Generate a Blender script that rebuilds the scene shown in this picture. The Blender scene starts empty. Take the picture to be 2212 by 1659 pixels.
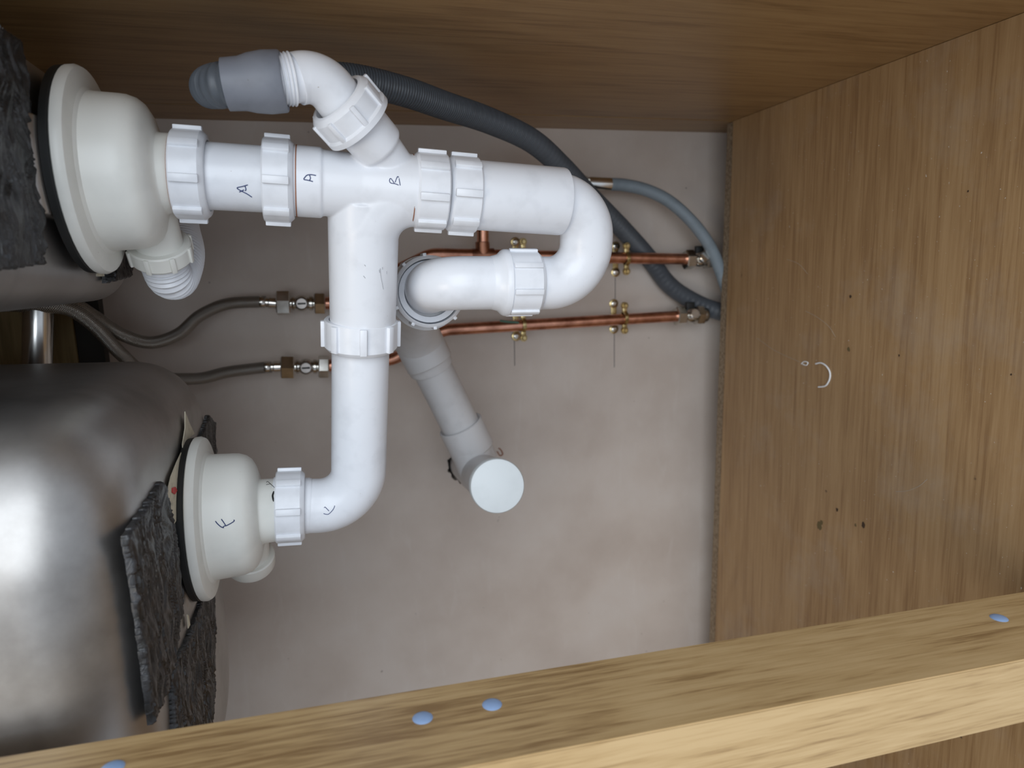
import bpy, bmesh, math, random
from mathutils import Vector, Matrix, noise
from mathutils.bvhtree import BVHTree
random.seed(4)
scene = bpy.context.scene
COL = scene.collection
PI = math.pi

# ------------------------------------------------------------------ camera
# world: +X = right side of the cupboard, +Y = towards the back wall, +Z = up.
# the phone was held on its side: picture-left is up, picture-top is +X.
FPX, CX, CY = 1500.0, 1106.0, 829.5
H = 516.0                                   # camera height above the cupboard floor, mm
def _vp(u, v): return Vector((u-CX, -(v-CY), -FPX))
Yc = _vp(700, 591).normalized()
Zc = -_vp(6900, 420).normalized(); Zc = (Zc-Yc*Zc.dot(Yc)).normalized()
Xc = Yc.cross(Zc)
M = Matrix((Xc, Yc, Zc))                     # camera -> world
cam_d = bpy.data.cameras.new('camera'); cam = bpy.data.objects.new('camera', cam_d); COL.objects.link(cam)
cam.matrix_world = Matrix.Translation((0, 0, H/1000)) @ M.to_4x4()
cam_d.sensor_fit = 'HORIZONTAL'; cam_d.sensor_width = 36; cam_d.lens = FPX/2212*36
cam_d.clip_start = .01; cam_d.clip_end = 50
cam_d.dof.use_dof = True; cam_d.dof.focus_distance = .51; cam_d.dof.aperture_fstop = 7.5
scene.camera = cam

# ------------------------------------------------------------------ light and exposure
scene.view_settings.view_transform = 'Standard'; scene.view_settings.look = 'None'
scene.view_settings.gamma = 1; scene.view_settings.use_curve_mapping = False
scene.view_settings.exposure = 0.0
wd = bpy.data.worlds.new('kitchen_light'); scene.world = wd; wd.use_nodes = True
bg = wd.node_tree.nodes['Background']; bg.inputs[0].default_value = (.80, .88, 1, 1); bg.inputs[1].default_value = .62
def area(name, loc, target, sx, sy, power, col):
    l = bpy.data.lights.new(name, 'AREA'); l.shape = 'RECTANGLE'; l.size = sx; l.size_y = sy; l.energy = power; l.color = col
    o = bpy.data.objects.new(name, l); COL.objects.link(o); o.location = loc
    o.rotation_euler = (Vector(target)-Vector(loc)).to_track_quat('-Z', 'Y').to_euler(); return o
area('window_daylight', (.75, -1.7, 1.15), (-.1, .6, .35), 2.6, 1.8, 50, (.86, .93, 1))
area('ceiling_lamp', (-.5, -1.0, 2.1), (0, .3, .2), .7, .7, 9, (1, .86, .68))

# ------------------------------------------------------------------ coordinates (mm seen from the lens -> metres in the room)
def V(x, y, z): return Vector((x/1000, y/1000, (z+H)/1000))
def ray(px, py): return M @ Vector(((px-CX)/FPX, -(py-CY)/FPX, -1))
def W(px, py, Y):
    r = ray(px, py); r = r*(Y/r.y); return V(*r)
def onZ(px, py, z):
    r = ray(px, py); r = r*(z/r.z); return V(*r)
def onX(px, py, x):
    r = ray(px, py); r = r*(x/r.x); return V(*r)
mm = .001

# ------------------------------------------------------------------ mesh builder
def basis(a):
    a = a.normalized(); t = Vector((0, 0, 1)) if abs(a.z) < .9 else Vector((0, 1, 0))
    u = t.cross(a).normalized(); return u, a.cross(u).normalized(), a
def catmull(P, n=10):
    Q = [P[0]*2-P[1]]+list(P)+[P[-1]*2-P[-2]]; out = []
    for i in range(1, len(Q)-2):
        a, b, c, d = Q[i-1:i+3]
        for k in range(n):
            t = k/n
            out.append(.5*((2*b)+(c-a)*t+(2*a-5*b+4*c-d)*t*t+(3*b-a-3*c+d)*t**3))
    out.append(P[-1].copy()); return out
def fillet(P, R, n=12):
    """polyline whose inner corners are rounded to the radii R (metres)"""
    out = [P[0].copy()]
    for i in range(1, len(P)-1):
        a = (P[i-1]-P[i]).normalized(); b = (P[i+1]-P[i]).normalized()
        ang = a.angle(b); r = R[i-1] if isinstance(R, (list, tuple)) else R
        t = r/math.tan(ang/2); s, e = P[i]+a*t, P[i]+b*t
        c = P[i]+(a+b).normalized()*(r/math.sin(ang/2)); va, vb = s-c, e-c; th = va.angle(vb)
        for k in range(n+1):
            f = k/n; out.append(c+(va*math.sin((1-f)*th)+vb*math.sin(f*th))/math.sin(th))
    out.append(P[-1].copy()); return out
def resample(P, step):
    out = [P[0].copy()]; need = step; 
    for i in range(len(P)-1):
        a, b = P[i], P[i+1]; L = (b-a).length; pos = 0
        while L-pos >= need and L > 0:
            pos += need; out.append(a.lerp(b, pos/L)); need = step
        need -= (L-pos)
    return out
class MB:
    def __init__(s): s.bm = bmesh.new(); s.uv = s.bm.loops.layers.uv.new('UVMap')
    def ring(s, c, u, v, r, n, ph=0): return [s.bm.verts.new(c+(u*math.cos(ph+2*PI*k/n)+v*math.sin(ph+2*PI*k/n))*r) for k in range(n)]
    def bridge(s, A, B, va=0, vb=1):
        n = len(A)
        for k in range(n):
            f = s.bm.faces.new((A[k], A[(k+1) % n], B[(k+1) % n], B[k]))
            for l, q in zip(f.loops, ((k/n, va), ((k+1)/n, va), ((k+1)/n, vb), (k/n, vb))): l[s.uv].uv = q
    def tube(s, P, r, seg=40, caps=True):
        """tube along P; r is a radius or a function of the length so far"""
        u, v, a = basis(P[1]-P[0]); prev = None; first = None; L = 0; t0 = a
        for i, p in enumerate(P):
            if i: L += (p-P[i-1]).length
            t = (P[min(i+1, len(P)-1)]-P[max(i-1, 0)]).normalized()
            q = t0.rotation_difference(t); u = q @ u; v = q @ v; t0 = t
            R = r(L) if callable(r) else r
            rg = s.ring(p, u, v, R, seg)
            if prev: s.bridge(prev, rg, Lp, L)
            else: first = rg
            prev = rg; Lp = L
        if caps:
            s.bm.faces.new(first[::-1]); s.bm.faces.new(prev)
        return s
    def lathe(s, o, a, prof, seg=56, closed=False, ph=0):
        """prof = [(radius, distance along a)]"""
        u, v, a = basis(a); rings = []
        for r, t in prof:
            rings.append(s.ring(o+a*t, u, v, max(r, 1e-6), seg, ph))
        for A, B in zip(rings, rings[1:]): s.bridge(A, B)
        if closed: s.bridge(rings[-1], rings[0])
        else:
            if prof[0][0] > 1e-5: s.bm.faces.new(rings[0][::-1])
            if prof[-1][0] > 1e-5: s.bm.faces.new(rings[-1])
        return s
    def block(s, o, X, Y, Z, bev=0):
        """box with centre o and half-axes X, Y, Z"""
        vs = [s.bm.verts.new(o+X*a+Y*b+Z*c) for a in (-1, 1) for b in (-1, 1) for c in (-1, 1)]
        fs = [s.bm.faces.new([vs[i] for i in q]) for q in ((0, 1, 3, 2), (4, 6, 7, 5), (0, 4, 5, 1), (2, 3, 7, 6), (0, 2, 6, 4), (1, 5, 7, 3))]
        if bev: bmesh.ops.bevel(s.bm, geom=list({e for f in fs for e in f.edges}), offset=bev, segments=2, affect='EDGES', profile=.5)
        return s
    def prism(s, pts, d):
        A = [s.bm.verts.new(p) for p in pts]; B = [s.bm.verts.new(p+d) for p in pts]; n = len(A)
        s.bm.faces.new(A[::-1]); s.bm.faces.new(B)
        for k in range(n): s.bm.faces.new((A[k], A[(k+1) % n], B[(k+1) % n], B[k]))
        return s
    def nut(s, o, a, R, L, ri=None, ribs=8, ph=0, rib=2.4*mm, w=2.6*mm, lip=True):
        """plastic compression nut: collar ring with raised grip ribs, from o along a"""
        ri = ri or R*.80
        pr = [(ri, .0), (R-.9*mm, 0), (R, 1.0*mm), (R, L-3.2*mm), (R-.8*mm, L-2.2*mm), (R-2.4*mm, L-.4*mm), (R-3.0*mm, L), (ri, L)]
        s.lathe(o, a, pr, closed=True)
        u, v, a = basis(a)
        for k in range(ribs):
            t = ph+2*PI*k/ribs; n = u*math.cos(t)+v*math.sin(t); m = a.cross(n)
            s.block(o+a*(L*.49-.6*mm)+n*(R+rib*.2), n*(rib*.8), m*w, a*(L*.42), .7*mm)
        return s
    def sphere(s, o, r, seg=20, sc=None):
        m = Matrix.Translation(o) @ (sc or Matrix.Identity(4))
        bmesh.ops.create_uvsphere(s.bm, u_segments=seg, v_segments=seg//2, radius=r, matrix=m); return s
    def bvh(s): return BVHTree.FromBMesh(s.bm)
    def build(s, name, mat, parent=None, ang=38, fix=True):
        bm = s.bm
        if fix: bmesh.ops.recalc_face_normals(bm, faces=bm.faces)
        xs = [v.co for v in bm.verts]
        c = Vector([(min(p[i] for p in xs)+max(p[i] for p in xs))/2 for i in range(3)])
        for v in bm.verts: v.co -= c
        me = bpy.data.meshes.new(name); bm.to_mesh(me); bm.free()
        me.materials.append(mat)
        for p in me.polygons: p.use_smooth = True
        me.set_sharp_from_angle(angle=math.radians(ang))
        o = bpy.data.objects.new(name, me); COL.objects.link(o); o.location = c
        if parent:
            o.parent = parent; o['_'] = 0; del o['_']
            o.location = c-world_loc(parent)
        return o
def world_loc(o):
    l = o.location.copy()
    while o.parent: o = o.parent; l += o.location
    return l
def thing(name, loc, label, cat, group=None):
    o = bpy.data.objects.new(name, None); COL.objects.link(o); o.location = loc; o.empty_display_size = .02
    o['label'] = label; o['category'] = cat
    if group: o['group'] = group
    return o
def tag(o, label, cat, group=None, kind=None):
    o['label'] = label; o['category'] = cat
    if group: o['group'] = group
    if kind: o['kind'] = kind
    return o
def struct(o, label, cat): o['kind'] = 'structure'; o['label'] = label; o['category'] = cat; return o
def strokes(bv, lines, r, parent, mat, name='ink_letter'):
    """pen strokes that lie on the surface bv; picture points are looked up along the sight line"""
    mb = MB(); o0 = V(0, 0, 0)
    for ln in lines:
        pts = [Vector((a, b, 0)) for a, b in ln]; pts = catmull(pts, 5); out = []
        for p in pts:
            d = ray(p.x, p.y).normalized(); h = bv.ray_cast(o0, d)
            if h[0] is not None: out.append(h[0]-d*.0002)
        if len(out) > 1: mb.tube(out, r, 6)
    return mb.build(name, mat, parent)

# ------------------------------------------------------------------ materials
def new_mat(name):
    m = bpy.data.materials.new(name); m.use_nodes = True; nt = m.node_tree
    return m, nt, nt.nodes['Principled BSDF']
def N(nt, t, **k):
    n = nt.nodes.new(t)
    for a, b in k.items():
        if a in n.inputs: n.inputs[a].default_value = b
        else: setattr(n, a, b)
    return n
def ramp(nt, stops):
    r = nt.nodes.new('ShaderNodeValToRGB'); e = r.color_ramp.elements
    while len(e) < len(stops): e.new(.5)
    for q, (p, c) in zip(e, stops): q.position = p; q.color = (*c, 1) if len(c) == 3 else c
    return r
def plastic(name, col, rough=.32, dirt=.05, sss=.0, scale=60):
    m, nt, b = new_mat(name); L = nt.links
    tc = N(nt, 'ShaderNodeTexCoord'); no = N(nt, 'ShaderNodeTexNoise', Scale=scale, Detail=5)
    L.new(tc.outputs['Object'], no.inputs['Vector'])
    r = ramp(nt, [(.30, tuple(c*(1-dirt*2.2) for c in col)), (.48, col), (.8, tuple(min(1, c*(1+dirt*.3)) for c in col))])
    L.new(no.outputs['Fac'], r.inputs['Fac'])
    vo = N(nt, 'ShaderNodeTexNoise', Scale=scale*9, Detail=2); L.new(tc.outputs['Object'], vo.inputs['Vector'])
    sp = ramp(nt, [(.765, (0, 0, 0)), (.83, (1, 1, 1))]); L.new(vo.outputs['Fac'], sp.inputs['Fac'])
    mx = N(nt, 'ShaderNodeMix', data_type='RGBA'); L.new(sp.outputs['Color'], mx.inputs[0]); L.new(r.outputs['Color'], mx.inputs[6])
    mx.inputs[7].default_value = (col[0]*.5, col[1]*.42, col[2]*.36, 1)
    L.new(mx.outputs[2], b.inputs['Base Color'])
    b.inputs['Roughness'].default_value = rough
    if sss: b.inputs['Subsurface Weight'].default_value = sss; b.inputs['Subsurface Radius'].default_value = (.004, .004, .004); b.inputs['Subsurface Scale'].default_value = 1
    bp = N(nt, 'ShaderNodeBump', Strength=.04, Distance=.001); L.new(no.outputs['Fac'], bp.inputs['Height']); L.new(bp.outputs[0], b.inputs['Normal'])
    return m
def metal(name, col, rough=.25, met=1, bump=.1, scale=80, tint=None):
    m, nt, b = new_mat(name); L = nt.links
    tc = N(nt, 'ShaderNodeTexCoord'); no = N(nt, 'ShaderNodeTexNoise', Scale=scale, Detail=5); L.new(tc.outputs['Object'], no.inputs['Vector'])
    r = ramp(nt, [(.3, tuple(c*.6 for c in col) if not tint else tint), (.6, col)]); L.new(no.outputs['Fac'], r.inputs['Fac'])
    L.new(r.outputs['Color'], b.inputs['Base Color'])
    b.inputs['Metallic'].default_value = met; b.inputs['Roughness'].default_value = rough
    bp = N(nt, 'ShaderNodeBump', Strength=bump, Distance=.001); L.new(no.outputs['Fac'], bp.inputs['Height']); L.new(bp.outputs[0], b.inputs['Normal'])
    return m
def wood(name, axis, lo, mid, hi, rough=.42, fine=1.0, fig=1.0, dust=False, pores=.30):
    """foil wood: fine pores stretched along an axis plus a broad wavy figure"""
    m, nt, b = new_mat(name); L = nt.links
    tc = N(nt, 'ShaderNodeTexCoord')
    def stretch(across, along):
        mp = N(nt, 'ShaderNodeMapping'); s = [across]*3; s[axis] = along; mp.inputs['Scale'].default_value = s
        L.new(tc.outputs['Object'], mp.inputs['Vector']); return mp
    broad = N(nt, 'ShaderNodeTexNoise', Scale=1, Detail=3, Distortion=1.2); L.new(stretch(16*fig, 2.2).outputs[0], broad.inputs['Vector'])
    mulp = N(nt, 'ShaderNodeMath', operation='MULTIPLY'); L.new(broad.outputs['Fac'], mulp.inputs[0]); mulp.inputs[1].default_value = 24
    sn = N(nt, 'ShaderNodeMath', operation='SINE'); L.new(mulp.outputs[0], sn.inputs[0])
    ring = N(nt, 'ShaderNodeMapRange'); L.new(sn.outputs[0], ring.inputs[0]); ring.inputs[1].default_value = -1; ring.inputs[2].default_value = 1
    f1 = N(nt, 'ShaderNodeTexNoise', Scale=1, Detail=5, Roughness=.6, Distortion=.3); L.new(stretch(330*fine, 9).outputs[0], f1.inputs['Vector'])
    f2 = N(nt, 'ShaderNodeTexNoise', Scale=1, Detail=3); L.new(stretch(900*fine, 38).outputs[0], f2.inputs['Vector'])
    a1 = N(nt, 'ShaderNodeMath', operation='MULTIPLY_ADD'); L.new(ring.outputs[0], a1.inputs[0]); a1.inputs[1].default_value = .15
    L.new(f1.outputs['Fac'], a1.inputs[2])
    a2 = N(nt, 'ShaderNodeMath', operation='MULTIPLY_ADD'); L.new(f2.outputs['Fac'], a2.inputs[0]); a2.inputs[1].default_value = pores; L.new(a1.outputs[0], a2.inputs[2])
    r = ramp(nt, [(.35+pores/2, lo), (.555+pores/2, mid), (.79+pores/2, hi)]); L.new(a2.outputs[0], r.inputs['Fac'])
    out = r.outputs['Color']
    if dust:
        d1 = N(nt, 'ShaderNodeTexNoise', Scale=8, Detail=6, Roughness=.7); L.new(tc.outputs['Object'], d1.inputs['Vector'])
        rr = ramp(nt, [(.52, (0, 0, 0)), (.8, (.35, .35, .35))]); L.new(d1.outputs['Fac'], rr.inputs['Fac'])
        mx = N(nt, 'ShaderNodeMix', data_type='RGBA'); L.new(rr.outputs['Color'], mx.inputs[0]); L.new(out, mx.inputs[6]); mx.inputs[7].default_value = (.42, .38, .33, 1); out = mx.outputs[2]
        d2 = N(nt, 'ShaderNodeTexNoise', Scale=420, Detail=2); L.new(tc.outputs['Object'], d2.inputs['Vector'])
        r2 = ramp(nt, [(.735, (0, 0, 0)), (.78, (1, 1, 1))]); L.new(d2.outputs['Fac'], r2.inputs['Fac'])
        m2 = N(nt, 'ShaderNodeMix', data_type='RGBA'); L.new(r2.outputs['Color'], m2.inputs[0]); L.new(out, m2.inputs[6]); m2.inputs[7].default_value = (.62, .58, .52, 1); out = m2.outputs[2]
        d3 = N(nt, 'ShaderNodeTexNoise', Scale=46, Detail=3); L.new(tc.outputs['Object'], d3.inputs['Vector'])
        r3 = ramp(nt, [(.76, (0, 0, 0)), (.80, (1, 1, 1))]); L.new(d3.outputs['Fac'], r3.inputs['Fac'])
        m3 = N(nt, 'ShaderNodeMix', data_type='RGBA'); L.new(r3.outputs['Color'], m3.inputs[0]); L.new(out, m3.inputs[6]); m3.inputs[7].default_value = (.10, .06, .035, 1); out = m3.outputs[2]
    L.new(out, b.inputs['Base Color']); b.inputs['Roughness'].default_value = rough
    bp = N(nt, 'ShaderNodeBump', Strength=.12, Distance=.0006); L.new(a2.outputs[0], bp.inputs['Height']); L.new(bp.outputs[0], b.inputs['Normal'])
    return m
def flat(name, col, rough=.6, met=0):
    m, nt, b = new_mat(name); b.inputs['Base Color'].default_value = (*col, 1); b.inputs['Roughness'].default_value = rough; b.inputs['Metallic'].default_value = met; return m

PVC = plastic('white_plastic', (.80, .82, .86), .30, .035)
CREAM = plastic('cream_plastic', (.80, .80, .75), .36, .035, scale=30)
GREYPVC = plastic('pale_grey_plastic', (.64, .635, .64), .33, .03)
CAPW = plastic('cap_plastic', (.68, .72, .73), .4, .02)
RUBBER = plastic('grey_rubber', (.19, .205, .24), .5, .06)
HOSE = plastic('slate_hose_plastic', (.085, .098, .115), .45, .06)
FILLHOSE = plastic('blue_grey_hose_plastic', (.23, .285, .33), .42, .06)
BLACK = flat('black_rubber', (.012, .013, .013), .55)
CAVITY = flat('cavity_dark', (.03, .027, .025), .9)  # near-black colour stands for the darkness inside the wall hole
INK = flat('blue_black_ink', (.03, .05, .16), .5)
RUST = flat('rusty_flux', (.30, .12, .06), .7)
COPPER = metal('copper', (.78, .40, .28), .30, 1, .12, 55, (.38, .17, .11))
COPPERD = metal('dull_copper', (.52, .25, .16), .4, 1, .15, 60, (.25, .12, .08))
BRASS = metal('brass', (.72, .58, .30), .28, 1, .2, 120, (.30, .22, .09))
CHROME = metal('chrome', (.70, .68, .64), .20, 1, .06, 60, (.45, .43, .38))
ALU = metal('aluminium_ferrule', (.80, .80, .78), .22, 1, .03, 30, (.6, .6, .58))
WOOD_FLOOR = wood('oak_foil_base', 0, (.265, .155, .070), (.345, .215, .102), (.40, .26, .130), .42, .85, .8, True)
WOOD_SIDE = wood('oak_foil_side', 2, (.235, .132, .050), (.33, .195, .080), (.38, .235, .10), .36, .5, .7)
WOOD_POST = wood('oak_foil_post', 2, (.28, .165, .066), (.49, .325, .148), (.57, .395, .195), .38, .75, .4, False, .48)
CHIP = None
def chipboard():
    m, nt, b = new_mat('chipboard'); L = nt.links; tc = N(nt, 'ShaderNodeTexCoord')
    n = N(nt, 'ShaderNodeTexNoise', Scale=260, Detail=4, Roughness=.7); L.new(tc.outputs['Object'], n.inputs['Vector'])
    r = ramp(nt, [(.35, (.15, .105, .065)), (.5, (.25, .185, .12)), (.65, (.34, .27, .19))]); L.new(n.outputs['Fac'], r.inputs['Fac'])
    L.new(r.outputs['Color'], b.inputs['Base Color']); b.inputs['Roughness'].default_value = .9; return m
CHIP = chipboard()
def plaster():
    m, nt, b = new_mat('painted_plaster'); L = nt.links; tc = N(nt, 'ShaderNodeTexCoord')
    n = N(nt, 'ShaderNodeTexNoise', Scale=7, Detail=6, Roughness=.55); L.new(tc.outputs['Object'], n.inputs['Vector'])
    r = ramp(nt, [(.35, (.53, .455, .40)), (.55, (.60, .53, .475)), (.75, (.64, .585, .54))]); L.new(n.outputs['Fac'], r.inputs['Fac'])
    mp = N(nt, 'ShaderNodeMapping'); mp.inputs['Scale'].default_value = (14, 14, 60); mp.inputs['Rotation'].default_value = (0, .5, 0); L.new(tc.outputs['Object'], mp.inputs['Vector'])
    n2 = N(nt, 'ShaderNodeTexNoise', Scale=1, Detail=5, Distortion=.8); L.new(mp.outputs[0], n2.inputs['Vector'])
    r2 = ramp(nt, [(.58, (0, 0, 0)), (.85, (.22, .22, .22))]); L.new(n2.outputs['Fac'], r2.inputs['Fac'])
    mx = N(nt, 'ShaderNodeMix', data_type='RGBA'); L.new(r2.outputs['Color'], mx.inputs[0]); L.new(r.outputs['Color'], mx.inputs[6]); mx.inputs[7].default_value = (.74, .71, .68, 1)
    n3 = N(nt, 'ShaderNodeTexNoise', Scale=75, Detail=2); L.new(tc.outputs['Object'], n3.inputs['Vector'])
    r3 = ramp(nt, [(.755, (0, 0, 0)), (.80, (1, 1, 1))]); L.new(n3.outputs['Fac'], r3.inputs['Fac'])
    m3 = N(nt, 'ShaderNodeMix', data_type='RGBA'); L.new(r3.outputs['Color'], m3.inputs[0]); L.new(mx.outputs[2], m3.inputs[6]); m3.inputs[7].default_value = (.18, .14, .13, 1)
    L.new(m3.outputs[2], b.inputs['Base Color']); b.inputs['Roughness'].default_value = .5
    bp = N(nt, 'ShaderNodeBump', Strength=.15, Distance=.001); L.new(n2.outputs['Fac'], bp.inputs['Height']); L.new(bp.outputs[0], b.inputs['Normal'])
    return m
PLASTER = plaster()
RAILW = wood('yellowed_board', 0, (.16, .115, .05), (.24, .175, .08), (.30, .23, .11), .8, .5, .5)
DARK_STRIP = flat('dark_strip', (.02, .018, .015), .8)
def steel():
    m, nt, b = new_mat('stainless_steel'); L = nt.links; tc = N(nt, 'ShaderNodeTexCoord')
    n = N(nt, 'ShaderNodeTexNoise', Scale=9, Detail=7, Roughness=.6); L.new(tc.outputs['Object'], n.inputs['Vector'])
    r = ramp(nt, [(.3, (.30, .285, .27)), (.5, (.46, .445, .43)), (.7, (.54, .53, .52))]); L.new(n.outputs['Fac'], r.inputs['Fac'])
    L.new(r.outputs['Color'], b.inputs['Base Color']); b.inputs['Metallic'].default_value = 1
    rr = N(nt, 'ShaderNodeMapRange'); L.new(n.outputs['Fac'], rr.inputs[0]); rr.inputs[3].default_value = .36; rr.inputs[4].default_value = .50
    L.new(rr.outputs[0], b.inputs['Roughness'])
    n2 = N(nt, 'ShaderNodeTexNoise', Scale=24, Detail=4); L.new(tc.outputs['Object'], n2.inputs['Vector'])
    bp = N(nt, 'ShaderNodeBump', Strength=.06, Distance=.003); L.new(n2.outputs['Fac'], bp.inputs['Height']); L.new(bp.outputs[0], b.inputs['Normal'])
    return m
STEEL = steel()
def bitumen():
    m, nt, b = new_mat('wrinkled_bitumen'); L = nt.links; tc = N(nt, 'ShaderNodeTexCoord')
    mp = N(nt, 'ShaderNodeMapping'); mp.inputs['Scale'].default_value = (26, 95, 60); L.new(tc.outputs['Object'], mp.inputs['Vector'])
    n = N(nt, 'ShaderNodeTexNoise', Scale=1.6, Detail=7, Roughness=.62, Distortion=1.6); L.new(mp.outputs[0], n.inputs['Vector'])
    r = ramp(nt, [(.35, (.012, .013, .013)), (.7, (.035, .036, .04))]); L.new(n.outputs['Fac'], r.inputs['Fac']); L.new(r.outputs['Color'], b.inputs['Base Color'])
    b.inputs['Roughness'].default_value = .30; b.inputs['Specular IOR Level'].default_value = .8
    bp = N(nt, 'ShaderNodeBump', Strength=.5, Distance=.003); L.new(n.outputs['Fac'], bp.inputs['Height']); L.new(bp.outputs[0], b.inputs['Normal']); return m
PAD = bitumen()
def braid():
    m, nt, b = new_mat('steel_braid'); L = nt.links; tc = N(nt, 'ShaderNodeUVMap')
    sep = N(nt, 'ShaderNodeSeparateXYZ'); L.new(tc.outputs[0], sep.inputs[0])
    fs = []
    for sg in (1, -1):
        a = N(nt, 'ShaderNodeMath', operation='MULTIPLY'); L.new(sep.outputs[0], a.inputs[0]); a.inputs[1].default_value = 2*PI*14*sg
        c = N(nt, 'ShaderNodeMath', operation='MULTIPLY_ADD'); L.new(sep.outputs[1], c.inputs[0]); c.inputs[1].default_value = 2*PI*620; L.new(a.outputs[0], c.inputs[2])
        d = N(nt, 'ShaderNodeMath', operation='SINE'); L.new(c.outputs[0], d.inputs[0]); fs.append(d)
    mx = N(nt, 'ShaderNodeMath', operation='MAXIMUM'); L.new(fs[0].outputs[0], mx.inputs[0]); L.new(fs[1].outputs[0], mx.inputs[1])
    r = ramp(nt, [(.0, (.13, .125, .115)), (1, (.58, .56, .52))]); L.new(mx.outputs[0], r.inputs['Fac']); L.new(r.outputs['Color'], b.inputs['Base Color'])
    b.inputs['Metallic'].default_value = .9; b.inputs['Roughness'].default_value = .34
    bp = N(nt, 'ShaderNodeBump', Strength=.6, Distance=.0006); L.new(mx.outputs[0], bp.inputs['Height']); L.new(bp.outputs[0], b.inputs['Normal']); return m
BRAID = braid()
DISC = metal('worn_nickel', (.42, .39, .37), .45, 1, .05, 60, (.3, .28, .26))
CAPBLUE = plastic('blue_grey_cap', (.28, .40, .62), .35, .03)
PAPER = plastic('torn_paper', (.66, .60, .46), .8, .12, scale=120)
RED = flat('red_print', (.55, .04, .04), .6)

# ------------------------------------------------------------------ cupboard shell
XR, ZF, YW = 177.5, -516, 895
def box_mb(x0, x1, y0, y1, z0, z1, bev=0):
    a, b = V(x0, y0, z0), V(x1, y1, z1); c, h = (a+b)/2, (b-a)/2
    return MB().block(c, Vector((h.x, 0, 0)), Vector((0, h.y, 0)), Vector((0, 0, h.z)), bev)
# base board: its back edge runs slightly off square
fl = MB().prism([V(-640, 285, ZF), V(XR-.4, 285, ZF), V(XR-.4, 821, ZF), V(-640, 838, ZF)], Vector((0, 0, -.018)))
struct(fl.build('floor', WOOD_FLOOR), 'oak-effect base board of the cupboard with fine grain, dust and scratches', 'floor')
ls = MB().prism([V(-640, 840.5, ZF-1), V(XR-1, 823.5, ZF-1), V(XR-1, 836, ZF-1), V(-640, 855, ZF-1)], Vector((0, 0, -.017)))
struct(ls.build('trim_1', CHIP), 'rough chipboard lip of the base board behind the panel groove', 'trim')
struct(box_mb(XR, XR+16, 285, 819, ZF-124, 330).build('wall_right', WOOD_SIDE), 'brown wood-effect side panel of the cupboard', 'wall')
struct(box_mb(XR-.3, XR+15, 822, YW+2, ZF-124, 330).build('trim_2', WOOD_SIDE), 'narrow wood-effect strip of the side panel behind its groove', 'trim')
struct(box_mb(-656, -640, 285, YW, ZF-124, 330).build('wall_left', WOOD_SIDE), 'unseen wood-effect side panel of the cupboard behind the post, blocking light', 'wall')  # unseen panel put in to block light from the left
struct(box_mb(-656, XR+16, 270, YW, 332, 370).build('ceiling', CHIP), 'chipboard underside of the worktop above the sink bowls', 'ceiling')
struct(box_mb(-640, XR, 800, 818, 251, 331).build('trim_3', RAILW), 'yellowish chipboard rail seen between the bowls under the worktop', 'trim')
struct(box_mb(-640, XR, 803, 818, 226, 250).build('trim_4', DARK_STRIP), 'dark strip added under the chipboard rail to fill the black gap', 'trim')  # added strip that makes the gap below the rail black
struct(box_mb(-656, XR+16, 345, 360, ZF-124, ZF-19).build('baseboard_front', WOOD_SIDE), 'unseen wood-effect plinth added under the front of the cupboard to block light', 'plinth')  # unseen plinth added to stop light leaking up behind the base board
struct(box_mb(-900, 420, 200, YW, ZF-150, ZF-124.5).build('floor', PLASTER), 'unseen kitchen floor added under the cupboard to block light', 'floor')  # unseen slab added to close off light from under the cupboard
# back wall with the hole the waste leaves through
hc = W(1010, 1003, YW); hr = .027
mb = MB(); cor = [V(-700, YW, -700), V(220, YW, -700), V(220, YW, 345), V(-700, YW, 345)]; n = 64
sq = []
for k in range(n):
    t = 2*PI*k/n; d = Vector((math.cos(t), 0, math.sin(t)))
    s_ = min(((cor[1].x if d.x > 0 else cor[0].x)-hc.x)/d.x if abs(d.x) > 1e-6 else 9, ((cor[2].z if d.z > 0 else cor[0].z)-hc.z)/d.z if abs(d.z) > 1e-6 else 9)
    sq.append(hc+d*s_)
rin = [mb.bm.verts.new(hc+Vector((math.cos(2*PI*k/n), 0, math.sin(2*PI*k/n)))*hr*(1+.05*math.sin(5*k)+.03*math.sin(k*2.1))) for k in range(n)]
rout = [mb.bm.verts.new(p) for p in sq]
rb = [mb.bm.verts.new(v.co+Vector((0, .05, 0))) for v in rin]
mb.bridge(rin, rout); mb.bridge(rb, rin)
for cc, (dx, dz) in zip(cor, ((-1, -1), (1, -1), (1, 1), (-1, 1))):
    # close the frame corner between the two ring points around it
    for k in range(n):
        a, b_ = rout[k].co, rout[(k+1) % n].co
        if abs(a.x-cc.x)+abs(a.z-cc.z) < 9 and ((abs(a.x-cc.x) < 1e-6) != (abs(b_.x-cc.x) < 1e-6)) and ((abs(a.z-cc.z) < 1e-6) != (abs(b_.z-cc.z) < 1e-6)):
            mb.bm.faces.new((rout[k], rout[(k+1) % n], mb.bm.verts.new(cc)))
wall = struct(mb.build('wall_back', PLASTER, fix=True), 'pinkish grey painted wall at the back of the cupboard', 'wall')
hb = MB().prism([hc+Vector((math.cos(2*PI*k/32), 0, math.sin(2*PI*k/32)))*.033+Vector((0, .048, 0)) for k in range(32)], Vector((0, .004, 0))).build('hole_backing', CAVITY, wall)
# pencil marks under the pipe clips
GRAPH = flat('graphite', (.12, .11, .11), .7)
for (a, b_) in (((1111, 726), (1112, 790)), ((1327, 722), (1327, 793)), ((1329, 600), (1329, 645))):
    p, q = W(*a, YW-.3), W(*b_, YW-.3); MB().tube([p, q], .00045, 6).build('pencil_line', GRAPH, wall)
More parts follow.
